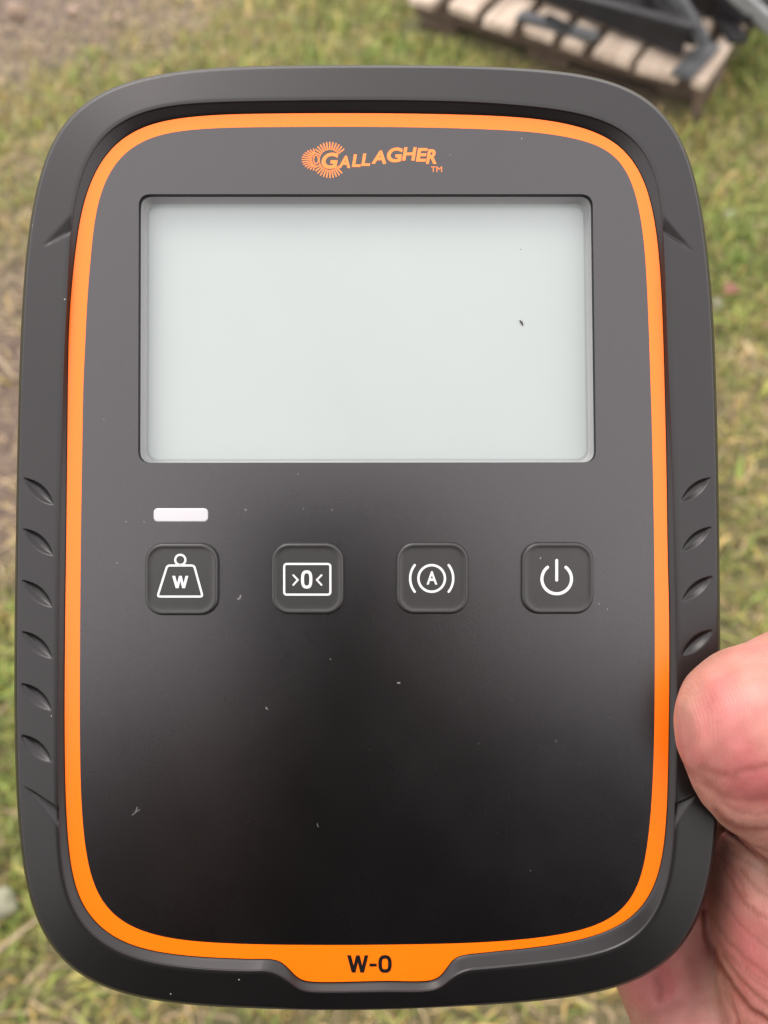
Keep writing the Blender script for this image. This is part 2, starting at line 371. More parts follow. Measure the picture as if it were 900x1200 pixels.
# local frame: -x runs along E1 (to the left), y away from the viewer
tag(pallet, 'weathered pale timber pallet lying on the grass at top right with black steel on it', 'pallet')
def box_bm(bm, x0, x1, y0, y1, z0, z1, jit=0., seg=1):
    r = random.Random(int((x0 * 7 + y0 * 3 + z0) * 1e4))
    vs = [bm.verts.new((x + r.uniform(-jit, jit), y + r.uniform(-jit, jit), z + r.uniform(-jit, jit) * .5)) for z in (z0, z1) for y in (y0, y1) for x in (x0, x1)]
    for f in ((0, 2, 3, 1), (4, 5, 7, 6), (0, 1, 5, 4), (2, 6, 7, 3), (0, 4, 6, 2), (1, 3, 7, 5)): bm.faces.new([vs[i] for i in f])
def box_part(name, mat, parent, x0, x1, y0, y1, z0, z1, jit=0., bev=.003):
    bm = bmesh.new(); box_bm(bm, x0, x1, y0, y1, z0, z1, jit)
    if bev: bmesh.ops.bevel(bm, geom=bm.edges[:], offset=bev, segments=2, affect='EDGES', profile=.6)
    bmesh.ops.recalc_face_normals(bm, faces=bm.faces[:])
    me = bpy.data.meshes.new(name); bm.to_mesh(me); bm.free(); me.materials.append(mat)
    return link(bpy.data.objects.new(name, me), parent)
def along(px):
    p = ground_at(px, 5 + (px - 480) * .2985, .12); return -((p.x - pal_c.x) * E1.x + (p.y - pal_c.y) * E1.y)
for k, (a, b) in enumerate([(470, 503), (513, 549), (558, 594), (603, 641), (649, 676), (686, 733), (740, 789), (803, 823)]):
    off = [.0, .012, -.005, .01, .0, .0, -.006, .0][k]
    box_part('deck_board', M_wood, pallet, along(a + 1.5), along(b - 1.5), off, 1.0 + off, .098, .12, .004)
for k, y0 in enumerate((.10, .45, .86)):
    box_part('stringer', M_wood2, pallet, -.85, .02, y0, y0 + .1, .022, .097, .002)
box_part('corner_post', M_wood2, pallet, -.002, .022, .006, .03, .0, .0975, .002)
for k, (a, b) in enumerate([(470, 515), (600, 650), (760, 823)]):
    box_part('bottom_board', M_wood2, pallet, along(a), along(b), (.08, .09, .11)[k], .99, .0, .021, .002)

# ------------------------------------------------------------------ black steel on the pallet
M_steel = simple('black_powder_coat', (.010, .009, .010), .6, .25, 25, .15, .001, .3)
M_steel2 = simple('grey_steel', (.045, .046, .048), .6, .3, 25, .15, .001)
M_galv = simple('dull_grey_paint', (.14, .14, .14), .5, .25, 25, .1, .001)
frame = empty('loading_rack', (pal_c.x, pal_c.y, .12)); tag(frame, 'black steel rack of beams and braces resting on the pallet', 'rack')
def beam(name, mat, p0, p1, w, h, parent, origin, u_shape=False):
    """box beam (or channel) between two world points, h tall and w wide"""
    p0 = Vector(p0) - origin; p1 = Vector(p1) - origin
    d = (p1 - p0); L = d.length; d.normalize(); sd_ = d.cross(Vector((0, 0, 1))).normalized(); up = sd_.cross(d)
    bm = bmesh.new()
    if u_shape:
        t = w * .12
        box_bm(bm, 0, L, -w / 2, -w / 2 + t, 0, h); box_bm(bm, 0, L, w / 2 - t, w / 2, 0, h); box_bm(bm, 0, L, -w / 2 + t + .0005, w / 2 - t - .0005, h - t * 2, h - .001)
    else:
        box_bm(bm, 0, L, -w / 2, w / 2, 0, h); bmesh.ops.bevel(bm, geom=bm.edges[:], offset=min(w, h) * .12, segments=2, affect='EDGES')
    for v in bm.verts: c = v.co.copy(); v.co = p0 + d * c.x + sd_ * c.y + up * c.z
    bmesh.ops.recalc_face_normals(bm, faces=bm.faces[:])
    me = bpy.data.meshes.new(name); bm.to_mesh(me); bm.free(); me.materials.append(mat)
    return link(bpy.data.objects.new(name, me), parent)
def g3(px, py, z): return ground_at(px, py, z)
o_ = Vector((pal_c.x, pal_c.y, .12))
beam('beam', M_steel, g3(560, -42, .135), g3(806, 60, .135), .07, .075, frame, o_, True)
beam('beam', M_steel, g3(640, -55, .137), g3(900, 28, .137), .075, .07, frame, o_, True)
beam('beam', M_steel, g3(700, -80, .139), g3(960, 5, .139), .07, .09, frame, o_, True)
beam('brace', M_steel2, g3(776, -22, .27), g3(822, 56, .17), .026, .026, frame, o_)
beam('brace', M_galv, g3(836, -20, .30), g3(903, 40, .20), .035, .03, frame, o_)
beam('brace', M_steel, g3(800, -40, .25), g3(880, 30, .22), .03, .03, frame, o_)
beam('foot_plate', M_steel2, g3(797, 92, .122), g3(832, 55, .122), .05, .012, frame, o_)
beam('foot_plate', M_steel, g3(866, 52, .122), g3(843, 20, .122), .05, .012, frame, o_)
beam('brace', M_steel, g3(590, -20, .215), g3(812, 40, .215), .03, .02, frame, o_)
beam('brace', M_steel, g3(745, -30, .26), g3(775, 44, .15), .03, .03, frame, o_)
beam('brace', M_steel2, g3(690, -25, .215), g3(800, 8, .215), .02, .02, frame, o_)
beam('brace', M_steel, g3(835, -18, .24), g3(822, 22, .14), .04, .03, frame, o_)
bar = empty('steel_bar', g3(640, 30, .12)); tag(bar, 'short dark grey steel strip lying across the pallet boards left of the black frame', 'bar')
ob_ = Vector(bar.location)
beam('strip', M_steel2, g3(608, 20, .1235), g3(700, 47, .1235), .04, .012, bar, ob_)
beam('lug', M_steel, g3(640, 22, .136), g3(668, 36, .136), .02, .012, bar, ob_)

# ------------------------------------------------------------------ scale indicator (its own frame: x right, y up its face, z out of the face)
O = C0 + Fv * DIST
dev = empty('scale_indicator', O)
Rm = Matrix((Vector((1, 0, 0)), Vv, -Fv)).transposed()
dev.rotation_euler = Rm.to_euler()
tag(dev, 'black and orange handheld weigh scale indicator with blank grey display and four buttons', 'scale indicator')
def Lc(x, y, z=0.): return ((x - 450) * S, (600 - y) * S, z * S)
def Pp(px, py, z=0.):                                        # point at height z on the sight line of face point (px, py)
    k = 1 - z / 1000.; return (450 + (px - 450) * k, 600 + (py - 600) * k, z)
def PL(px, py, z=0.): return Lc(*Pp(px, py, z))
CX, CY = 430., 630.
OUT = [(450,77),(350,77.5),(250,80),(200,85),(150,95),(115,108),(85,128),(65,153),(52,185),(43,220),(36,260),(31,300),(26.5,367),(23.5,430),(21.5,500),(19.5,600),(18,700),(17.5,792),(18,860),(20,925),(25,995),(34,1055),(50,1098),(73,1130),(100,1149),(140,1164),(200,1175),(300,1181),(380,1183),(450,1182.5),(525,1179),(625,1173),(700,1163),(750,1149),(783,1130),(807,1103),(824,1067),(834,1025),(840,975),(842.5,900),(843.5,800),(843,700),(842,600),(840.5,520),(838,440),(835,370),(829,300),(825,265),(817,220),(808,182),(795,151),(775,125),(750,107),(710,92.5),(665,85),(600,80),(525,77.5)]
RIM = [(450,118),(350,118.5),(250,120.5),(200,124),(162,133),(130,150),(108,175),(95,205),(87,240),(82.5,280),(79,350),(75.5,420),(73,500),(70.5,600),(69,700),(68.5,833),(69,930),(71,1000),(77,1043),(90,1075),(110,1098),(140,1116),(175,1127),(225,1134),(275,1137),(318,1138.5),(335,1147),(352,1159),(362,1161.5),(450,1161.5),(503,1160.5),(516,1156.5),(532,1144),(543,1138.5),(550,1136.5),(625,1129),(690,1120),(725,1110),(750,1095),(768,1072),(780,1042),(787,1008),(790.5,940),(792,867),(792,760),(790.5,658),(786.5,512),(782,408),(779,325),(777,275),(773,225),(762,187),(742,161),(712,143),(670,131.5),(625,125.5),(550,120)]
WALL = [(450,133),(350,133),(250,135),(200,140),(165,149),(137,166),(117,190),(104,218),(95,250),(90,285),(85,327),(81,385),(79.8,447),(79.2,500),(77.8,625),(76.3,750),(76,860),(77.5,940),(80.5,990),(85.5,1030),(94,1058),(108,1078),(128,1096),(160,1110),(210,1119),(275,1123),(325,1125.5),(334,1131),(349,1146),(358,1150),(450,1150),(506,1149),(516,1144),(533,1123),(550,1118),(625,1110),(680,1101),(720,1088),(750,1067),(768,1038),(776,1005),(780.5,960),(783,880),(784,800),(784,720),(782.5,658),(780.5,533),(778,429),(775,346),(771,290),(764,242),(754,208),(738,181),(715,162),(685,150),(648,142),(600,137),(520,134)]
INN = [(450,149),(350,149),(250,150.5),(200,155),(170,163),(147,177),(130,197),(119,222),(112,250),(107.5,295),(103,345),(100,407),(98,447),(97,500),(95,625),(94,750),(94,860),(96,945),(100.5,995),(107,1030),(118,1056),(136,1076),(165,1091),(210,1101),(275,1105.5),(350,1107),(450,1106.8),(575,1103.5),(650,1096),(698,1085),(730,1067),(748,1040),(757,1000),(762,955),(765.5,890),(767,800),(767,700),(765,554),(761.5,430),(757.5,330),(754,280),(748,240),(738,205),(723,182),(699,169),(665,160.5),(625,155),(550,151)]
NA = 2200
TH = np.linspace(0, 2 * math.pi, NA, endpoint=False)
def contour(P, sig=5., keep_tab=False):
    """closed Catmull-Rom curve through P, returned as a radius for every angle about the centre"""
    P = np.array(P, float); n = len(P); pts = []
    for i in range(n):
        p0, p1, p2, p3 = P[(i - 1) % n], P[i], P[(i + 1) % n], P[(i + 2) % n]
        t0 = 0; t1 = t0 + np.linalg.norm(p1 - p0) ** .5; t2 = t1 + np.linalg.norm(p2 - p1) ** .5; t3 = t2 + np.linalg.norm(p3 - p2) ** .5
        for t in np.linspace(t1, t2, 24, endpoint=False):
            A1 = (t1 - t) / (t1 - t0) * p0 + (t - t0) / (t1 - t0) * p1; A2 = (t2 - t) / (t2 - t1) * p1 + (t - t1) / (t2 - t1) * p2; A3 = (t3 - t) / (t3 - t2) * p2 + (t - t2) / (t3 - t2) * p3
            B1 = (t2 - t) / (t2 - t0) * A1 + (t - t0) / (t2 - t0) * A2; B2 = (t3 - t) / (t3 - t1) * A2 + (t - t1) / (t3 - t1) * A3
            pts.append((t2 - t) / (t2 - t1) * B1 + (t - t1) / (t2 - t1) * B2)
    Q = np.array(pts); a = np.arctan2(Q[:, 1] - CY, Q[:, 0] - CX) % (2 * math.pi); r = np.hypot(Q[:, 0] - CX, Q[:, 1] - CY)
    o = np.argsort(a); a, r = a[o], r[o]
    R = np.interp(TH, np.r_[a[-1] - 2 * math.pi, a, a[0] + 2 * math.pi], np.r_[r[-1], r, r[0]])
    k = np.arange(-60, 61)
    def blur(s): 
        g = np.exp(-.5 * (k / s) ** 2); g /= g.sum(); return np.convolve(np.r_[R[-60:], R, R[:60]], g, 'valid')
    Rb = blur(sig)
    if keep_tab:
        Rs = blur(2.4)
        w = np.clip(1 - (np.abs(TH - math.pi / 2) - .24) / .05, 0, 1); Rb = Rb * (1 - w) + Rs * w
    return CX + Rb * np.cos(TH), CY + Rb * np.sin(TH)
cO = contour(OUT, 20); cR = contour(RIM, 13, True); cW = contour(WALL, 13, True); cI = contour(INN, 13)
def lp(a, b, t): return (a[0] * (1 - t) + b[0] * t, a[1] * (1 - t) + b[1] * t)
# housing rings: (contour, z), projected
SIDE = np.abs(np.cos(TH)) ** 3                                # the inner wall is steeper along the sides
rings = [(lp(cW, cI, .3), -6), (cW, -5), (cW, -.6)] + [(lp(cW, cR, t), -.2 + t * (8.0 - 2.4 * SIDE)) for t in (.08, .3, .5, .7, .88, .96)] + [(cR, 8.6 - 2.4 * SIDE)]
NB = 42; NW = len(rings)
for i in range(1, NB + 1):
    t = i / NB
    rings.append((lp(cR, cO, t), 8.6 - 2.4 * SIDE + .9 * math.sin(min(1, t * 8) * math.pi / 2) - 5.5 * t - 18 * max(0, (t - .92) / .08) ** 2.4))
def body_vertices():
    rows = []
    for c, z in rings:
        z = z + np.zeros(NA); k = 1 - z / 1000.; rows.append(np.stack([450 + (c[0] - 450) * k, 600 + (c[1] - 600) * k, z], 1))
    base = rows[-1]; zl = float(np.mean(rings[-1][1])); cen = np.array([CX, CY, 0])
    for sc_, z in ((1.004, zl - 12), (1.004, zl - 26), (1.0, zl - 50), (.992, zl - 80), (.985, zl - 105), (.972, zl - 125), (.95, zl - 140), (.91, zl - 149), (.86, zl - 152), (.4, zl - 153), (.02, zl - 153)):
        r = (base - cen) * [sc_, sc_, 0] + cen; r[:, 2] = z; rows.append(r)
    return rows
rows = body_vertices(); Vb = np.concatenate(rows)
px = 450 + (Vb[:, 0] - 450) / (1 - Vb[:, 2] / 1000.); py = 600 + (Vb[:, 1] - 600) / (1 - Vb[:, 2] / 1000.)
top = Vb[:, 2] > -60; band = np.zeros(len(Vb), bool); band[NW * NA:(NW + NB) * NA] = True
def grip(cx, cy, L, W, ang, depth):
    ca, sa = math.cos(ang), math.sin(ang); u_ = (px - cx) * ca + (py - cy) * sa; v_ = -(px - cx) * sa + (py - cy) * ca
    hw = W * np.clip(1 - (u_ / L) ** 2, 0, 1)                       # lens outline
    c = np.clip((v_ / np.maximum(hw, 1e-3) + 1) / 2, 0, 1)           # 0 at the upper lip, 1 at the lower lip
    q = np.sin(math.pi * c ** .85) ** 1.1 * (hw > .2)
    Vb[:, 2] -= np.where(band, depth * q * (hw / W) ** .8, 0)
for cy, cx in ((576, 45.5), (635.5, 45), (696, 44), (756, 43.8), (817, 43.2), (877.5, 43)): grip(cx, cy, 24, 8.2, .74, 6.5)
for cy, cx in ((574, 815), (632, 816), (690, 817), (753, 817), (812, 817)): grip(cx, cy, 23, 7.4, -.70, 6.5)
def wedge(tip, b0, b1, depth, low):
    tip, b0, b1 = map(np.array, (tip, b0, b1)); ax = (b0 + b1) / 2 - tip; L = np.hypot(*ax); ax = ax / L; nn = np.array([-ax[1], ax[0]])
    wd = abs(np.dot(b1 - b0, nn)) / 2
    u_ = ((px - tip[0]) * ax[0] + (py - tip[1]) * ax[1]) / L; v_ = (px - tip[0]) * nn[0] + (py - tip[1]) * nn[1]
    hw = wd * np.clip(u_, 0, 1.6); ins = (u_ > 0) & (u_ < 1.35) & band & (np.abs(v_) < hw)
    c = np.clip((v_ / np.maximum(hw, .3) * np.sign(nn[1]) + 1) / 2, 0, 1)
    Vb[:, 2] -= np.where(ins, depth * np.clip(u_, 0, 1) * (lambda d: np.minimum(d, (1 - d) * 5))(c if low else 1 - c), 0)
wedge((46, 291), (84, 252), (82, 275), 8, True); wedge((817, 298), (777, 253), (781, 277), 8, True)
wedge((27, 920), (71, 948), (67, 967), 14, False); wedge((818, 929), (789, 943), (795, 963), 14, False)
nr = len(rows); ii = np.arange(NA); Fb = []
for r in range(nr - 1):
    a = r * NA + ii; b = r * NA + (ii + 1) % NA; Fb.append(np.stack([a, b, b + NA, a + NA], 1))
Fb = np.concatenate(Fb)
W3 = np.stack([(Vb[:, 0] - 450) * S, (600 - Vb[:, 1]) * S, Vb[:, 2] * S], 1)
me = fast_mesh('housing', W3, Fb, M_rubber); me.polygons.foreach_set('use_smooth', [True] * len(me.polygons))
bm = bmesh.new(); bm.from_mesh(me); bmesh.ops.recalc_face_normals(bm, faces=bm.faces[:]); bm.to_mesh(me); bm.free()
housing = link(bpy.data.objects.new('housing', me), dev)

# orange border (flush print just inside the wall) and faceplate with the display opening
def ring_mesh(name, ca, cb, za, zb, mat, parent, extra=None):
    V = [PL(ca[0][i], ca[1][i], za) for i in range(NA)] + [PL(cb[0][i], cb[1][i], zb) for i in range(NA)]
    F = [(i, (i + 1) % NA, NA + (i + 1) % NA, NA + i) for i in range(NA)]
    return mesh_obj(name, V, F, mat, parent)
ring_mesh('orange_border', cI, lp(cW, cI, .015), 0, 0, M_orange, dev)
def rrect(x0, y0, x1, y1, r, n=8, r2=None):
    out = []
    for cx, cy, a0, rr in ((x1 - r, y0 + r, -90, r), (x1 - r, y1 - r, 0, r), (x0 + r, y1 - r, 90, r), (x0 + r, y0 + r, 180, r)):
        for k in range(n + 1):
            a = math.radians(a0 + 90 * k / n); out.append((cx + rr * math.cos(a), cy + rr * math.sin(a)))
    return out
def quadrect(c, r, n=8):
    """rounded quadrilateral through four corners (tl, tr, br, bl)"""
    out = []
    for i in range(4):
        p = Vector(c[i]); a = Vector(c[i - 1]); b = Vector(c[(i + 1) % 4]); u1 = (a - p).normalized(); u2 = (b - p).normalized()
        s = p + u1 * r; e = p + u2 * r
        for k in range(n + 1):
            t = k / n; q = s * (1 - t) ** 2 + p * 2 * t * (1 - t) * .98 + p * 0 + e * t * t + p * (2 * t * (1 - t) * .02); out.append((q.x, q.y))
    return out
HOLE = quadrect([(162.6, 227.5), (694.5, 227.5), (698.5, 542), (161.8, 542.5)], 14)
outer = [Vector((cI[0][i], cI[1][i], 0)) for i in range(0, NA, 3)]
hole = [Vector((x, y, 0)) for x, y in HOLE]
tri = tessellate_polygon([outer, hole]); allp = outer + hole
fp = mesh_obj('faceplate', [Lc(p.x, p.y, 0) for p in allp], [t for t in tri], M_face, dev)
bm = bmesh.new(); bm.from_mesh(fp.data)
for f in bm.faces:
    if f.normal.z < 0: f.normal_flip()
bm.to_mesh(fp.data); bm.free()
def loop_strip(name, loops, mat, parent, cap=False, smooth=False):
    n = len(loops[0]); V = [Lc(*p) for lo in loops for p in lo]
    F = [(r * n + i, r * n + (i + 1) % n, (r + 1) * n + (i + 1) % n, (r + 1) * n + i) for r in range(len(loops) - 1) for i in range(n)]
    if cap: F.append(tuple((len(loops) - 1) * n + i for i in range(n)))
    o = mesh_obj(name, V, F, mat, parent, smooth)
    bm = bmesh.new(); bm.from_mesh(o.data); bmesh.ops.recalc_face_normals(bm, faces=bm.faces[:]); bm.to_mesh(o.data); bm.free(); return o
def inset(loop, d):
    cx = sum(p[0] for p in loop) / len(loop); cy = sum(p[1] for p in loop) / len(loop)
    x0 = min(p[0] for p in loop); x1 = max(p[0] for p in loop); y0 = min(p[1] for p in loop); y1 = max(p[1] for p in loop)
    kx = 1 - 2 * d / (x1 - x0); ky = 1 - 2 * d / (y1 - y0)
    return [(cx + (p[0] - cx) * kx, cy + (p[1] - cy) * ky) for p in loop]
H = lambda d, z: [(x, y, z) for x, y in inset(HOLE, d)]
loop_strip('window_edge', [H(0, 0), H(.6, -7)], M_black, fp)  # cut edge of the plate, its black standing in for the shadowed gap
disp = loop_strip('display', [H(3.4, -23.0), H(6, -22.6)], M_lcd, dev, True)
loop_strip('display_frame', [H(.6, -7.2), H(1.2, -15), H(2.2, -21), H(3.5, -22.9)], M_grey, disp, False, True)
# grit on the display
V_, F_ = tube([(0, 0, 0), (2, 2.2, 0), (3.2, 5.5, 0)], [.8, 1.3, .5], 6)
mesh_obj('grit', [Lc(613 + v[0], 371 + v[1], -21.6 + v[2]) for v in V_], F_, M_speck, disp, True)
mesh_obj('grit', [Lc(613.5 + v[0] * .22, 285 + v[1] * .2, -21.9 + v[2] * .4) for v in V_], F_, M_speck, disp, True)

# flat print -------------------------------------------------------------
def ribbon(pts, w, closed=False):
    """flat stroke with mitred joints in drawing units"""
    P = [Vector(p[:2]) for p in pts]; n = len(P); L_, R_ = [], []
    for i in range(n):
        a = P[(i - 1) % n] if (closed or i) else P[0]; b = P[(i + 1) % n] if (closed or i < n - 1) else P[-1]
        d1 = (P[i] - a); d2 = (b - P[i]); d1 = d1.normalized() if d1.length > 1e-6 else d2.normalized(); d2 = d2.normalized() if d2.length > 1e-6 else d1
        t = (d1 + d2).normalized(); nn = Vector((-t.y, t.x)); m = w / 2 / max(.35, nn.dot(Vector((-d1.y, d1.x))))
        L_.append(P[i] + nn * m); R_.append(P[i] - nn * m)
    V = L_ + R_; F = [(i, (i + 1) % n, n + (i + 1) % n, n + i) for i in range(n if closed else n - 1)]
    if not closed:                                            # round ends
        for e, (q, sgn) in enumerate(((0, -1), (n - 1, 1))):
            c = P[q]; t = ((P[1] - P[0]) if q == 0 else (P[-1] - P[-2])).normalized() * sgn; nn = Vector((-t.y, t.x)); s = len(V); K = 6
            for k in range(K + 1):
                a = math.pi * k / K; V.append(c + nn * math.cos(a) * w / 2 + t * math.sin(a) * w / 2)
            F.append(tuple(range(s, s + K + 1)))
    return V, F
def circ(cx, cy, r, a0=0, a1=360, n=40):
    full = abs(a1 - a0) >= 360
    return [(cx + r * math.cos(math.radians(a0 + (a1 - a0) * k / n)), cy + r * math.sin(math.radians(a0 + (a1 - a0) * k / n))) for k in range(n if full else n + 1)]
def oval(cx, cy, a, b, n=36):
    g = lambda v: math.copysign(abs(v) ** .72, v)
    return [(cx + a * g(math.cos(6.28319 * k / n)), cy + b * g(math.sin(6.28319 * k / n))) for k in range(n)]
def glyph(ch, x0, y0, x1, y1, bold=.0, shear=0.):
    cu = bpy.data.curves.new('t', 'FONT'); cu.body = ch; cu.size = 1; cu.offset = bold; cu.resolution_u = 6; cu.fill_mode = 'FRONT'
    o = bpy.data.objects.new('t', cu); col.objects.link(o); bpy.context.view_layer.update()
    dg = bpy.context.evaluated_depsgraph_get(); me = bpy.data.meshes.new_from_object(o.evaluated_get(dg))
    V = np.array([v.co[:] for v in me.vertices]); F = [tuple(p.vertices) for p in me.polygons]
    bpy.data.objects.remove(o); bpy.data.curves.remove(cu); bpy.data.meshes.remove(me)
    mn, mxx = V.min(0), V.max(0); nx = (V[:, 0] - mn[0]) / (mxx[0] - mn[0]); ny = (V[:, 1] - mn[1]) / max(1e-6, mxx[1] - mn[1])
    X = x0 + nx * (x1 - x0) + (ny - .5) * shear * (y1 - y0); Yy = y1 - ny * (y1 - y0)
    return [Vector((a, b)) for a, b in zip(X, Yy)], F
def print_obj(name, pieces, z, mat, parent):
    V, F = [], []
    for v, f in pieces:
        o = len(V); V += [Lc(p.x, p.y, z) for p in v]; F += [tuple(i + o for i in q) for q in f]
    ob = mesh_obj(name, V, F, mat, parent)
    bm = bmesh.new(); bm.from_mesh(ob.data)
    for f in bm.faces:
        f.normal_update()
        if f.normal.z < 0: f.normal_flip()
    bm.to_mesh(ob.data); bm.free(); return ob
# maker's word mark and fan emblem
let = [('G', 377, 179, 395.5, 198), ('A', 397.5, 182.5, 411.5, 197), ('L', 413.5, 181, 423.5, 195.8), ('L', 424.5, 180, 434.5, 194.6), ('A', 436.5, 176.5, 454, 192), ('G', 453.5, 173, 471, 190.3), ('H', 472.5, 172.6, 487, 188.3), ('E', 488.7, 173.6, 500, 189.5), ('R', 500.5, 175, 513, 192.2)]
print_obj('word_mark', [glyph(c, a, b, d, e, .035, .16) for c, a, b, d, e in let] + [glyph('T', 505, 195.3, 510.6, 201.6, .0), glyph('M', 511.5, 195.3, 518, 201.6, .0)], .25, M_logo, fp)
em = []
for k in range(34):
    a = math.radians(k * 360 / 34 + 5)
    ca, sa = math.cos(a), math.sin(a)
    if ca > .80 and abs(sa) < .6: continue
    if ca < -.90: continue
    em.append(ribbon([(386.5 + 13.6 * ca, 187.5 + 13.6 * sa), (386.5 + 20.6 * ca, 187.5 + 20.6 * sa)], 1.5))
em.append(ribbon(circ(386.5, 187.5, 12.4, 35, 325), .9))
for k in range(13):
    a = math.radians(100 + k * 160 / 12)
    em.append(ribbon([(370 + 4.8 * math.cos(a), 187 + 7 * math.sin(a)), (370 + 16 * math.cos(a), 187 + 12.5 * math.sin(a))], 1.2))
em.append(ribbon([(370.3 + 2.8 * math.cos(t), 187 + 5.0 * math.sin(t)) for t in np.linspace(0, 6.283, 20, endpoint=False)], 1.2, True))
print_obj('fan_emblem', em, .2, M_logo, fp)
WPOLY = ([Vector(p) for p in [(406.8, 1119.3), (411.4, 1119.3), (414.4, 1131.5), (417.3, 1119.3), (421.5, 1119.3), (424.4, 1131.5), (427.3, 1119.3), (431.7, 1119.3), (426.6, 1139.6), (422.2, 1139.6), (419.4, 1127.5), (416.6, 1139.6), (412.2, 1139.6)]],
        [(0, 1, 2, 11, 12), (2, 3, 10, 11), (3, 4, 10), (4, 5, 9, 10), (5, 8, 9), (5, 6, 7, 8)])
print_obj('model_lettering', [WPOLY, glyph('-', 433, 1129, 441.5, 1132.5, .0), ribbon(oval(451.2, 1129.5, 5.7, 8.3), 4.2, True)], .3, M_black, dev)
led = loop_strip('indicator_light', [[(x, y, -.2) for x, y in rrect(180, 595.5, 244, 611.5, 5)], [(x, y, .6) for x, y in rrect(180.3, 595.8, 243.7, 611.2, 5)], [(x, y, 1.1) for x, y in rrect(181.2, 596.7, 242.8, 610.3, 4.5)]], M_led, dev, True)

def button(x0, y0, x1, y1, pieces):
    prof = [(-.3, -.2), (.0, .5), (.2, 3), (.8, 4.9), (2.0, 6.0), (3.6, 6.3), (5.4, 5.5), (7.0, 5.25), (10, 5.2), (14, 5.2)]
    loops = []
    for d, z in prof:
        loops.append([(x, y, z) for x, y in rrect(x0 + d, y0 + d, x1 - d, y1 - d, max(6, 21 - d * .9), 10)])
    b = loop_strip('button', loops, M_button, dev, True, True)
    print_obj('icon', pieces, 5.5, M_white, b)
k_ = .9925; sh = lambda pts: [(450 + (x - 450) * k_, 600 + (y - 600) * k_) for x, y in pts]
def shv(vf): return ([Vector((450 + (p.x - 450) * k_, 600 + (p.y - 600) * k_)) for p in vf[0]], vf[1])
kk = lambda x0, y0, x1, y1: (450 + (x0 - 450) * .9935, 600 + (y0 - 600) * .9935, 450 + (x1 - 450) * .9935, 600 + (y1 - 600) * .9935)
trap = quadrect([(195.5, 662.8), (227, 662.8), (237, 699.3), (184, 699.3)], 3.2, 4)
button(*kk(169, 636.5, 255.5, 721.5), [shv(ribbon(trap, 2.5, True)), shv(ribbon(circ(210.8, 656.2, 6.0, 0, 360, 28), 2.5, True)), shv(([Vector((201.3 + (p.x - 406.8) * .76, 675 + (p.y - 1119.3) * .71)) for p in WPOLY[0]], WPOLY[1]))])
button(*kk(317.5, 636, 403, 720.5), [shv(ribbon(rrect(332.8, 661, 387, 697, 3, 4), 2.5, True)), shv(ribbon(oval(359.2, 679.2, 4.9, 9.0), 3.5, True)),
       shv(ribbon([(343.5, 674.2), (348.8, 679.7), (343.5, 685.6)], 2.1)), shv(ribbon([(376.6, 674.2), (371.2, 679.7), (376.6, 685.6)], 2.1))])
button(*kk(464.5, 635.5, 549.5, 720), [shv(ribbon(circ(506, 678, 15.6), 2.8, True)), shv(glyph('A', 500, 669.5, 512.6, 685.2, .02)),
       shv(ribbon(circ(506, 678, 25.3, 142, 218, 16), 2.8)), shv(ribbon(circ(506, 678, 25.3, -38, 38, 16), 2.8))])
button(*kk(611.5, 635.5, 696.5, 720), [shv(ribbon(circ(652.8, 678.6, 17.4, -52, 232, 40), 3.6)), shv(ribbon([(652.8, 656.8), (652.8, 680)], 3.4))])

# scratches and lint on the faceplate
M_lint = simple('lint_fibre', (.13, .12, .115), .9, .2)
for (x, y, L_, a, w) in [(155, 955, 11, -1.0, .9), (158, 950, 6, -.2, .7), (279, 702, 5, -.9, 2.2), (466, 800, 2.5, 0, 1.7), (312, 829, 2.4, 1, 1.6), (287, 597, 2.2, .3, 1.6), (372, 965, 4, 1.3, .6)]:
    v, f = ribbon([(x, y), (x + L_ * .5 * math.cos(a + .35), y + L_ * .5 * math.sin(a + .35)), (x + L_ * math.cos(a), y + L_ * math.sin(a))], w)
    mesh_obj('lint', [Lc(p.x, p.y, .28) for p in v], f, M_lint, fp)

# ------------------------------------------------------------------ person holding it
Dm = Matrix.Translation(O) @ Rm.to_4x4()
def D(px, py, z): return Dm @ Vector(PL(px, py, z))
base = Vector((0, -.42, 0))
person = empty('person', base)
tag(person, 'person gripping the lower right edge of the indicator with a bare right hand', 'person')
def lean_back(V):
    V = np.array(V, float); sm = lambda t: np.clip(t, 0, 1) ** 2 * (3 - 2 * np.clip(t, 0, 1))
    w = sm((-.15 - V[:, 1]) / .13) * (1 - sm((V[:, 2] - 1.37) / .09)); V[:, 1] -= .09 * w; return V
def solid(parts, voxel, smooth, name='tmp'):
    V, F = [], []
    for v, f in parts:
        o = len(V); V += v; F += [tuple(i + o for i in q) for q in f]
    ob = mesh_obj(name, V, F, None)
    m = ob.modifiers.new('r', 'REMESH'); m.mode = 'VOXEL'; m.voxel_size = voxel; m.adaptivity = 0
    if smooth: s = ob.modifiers.new('s', 'SMOOTH'); s.iterations = smooth; s.factor = .5
    dg = bpy.context.evaluated_depsgraph_get(); me = bpy.data.meshes.new_from_object(ob.evaluated_get(dg))
    v = np.empty(len(me.vertices) * 3, np.float32); me.vertices.foreach_get('co', v); f = [tuple(p.vertices) for p in me.polygons]
    od = ob.data; bpy.data.objects.remove(ob); bpy.data.meshes.remove(od); bpy.data.meshes.remove(me)
    return v.reshape(-1, 3).astype(float), f
def T(pts, n=20): return tube([p[:3] for p in pts], [p[3] for p in pts], n)
def Dh(*q): return [(*D(a, b, z), r * S) for a, b, z, r in q]
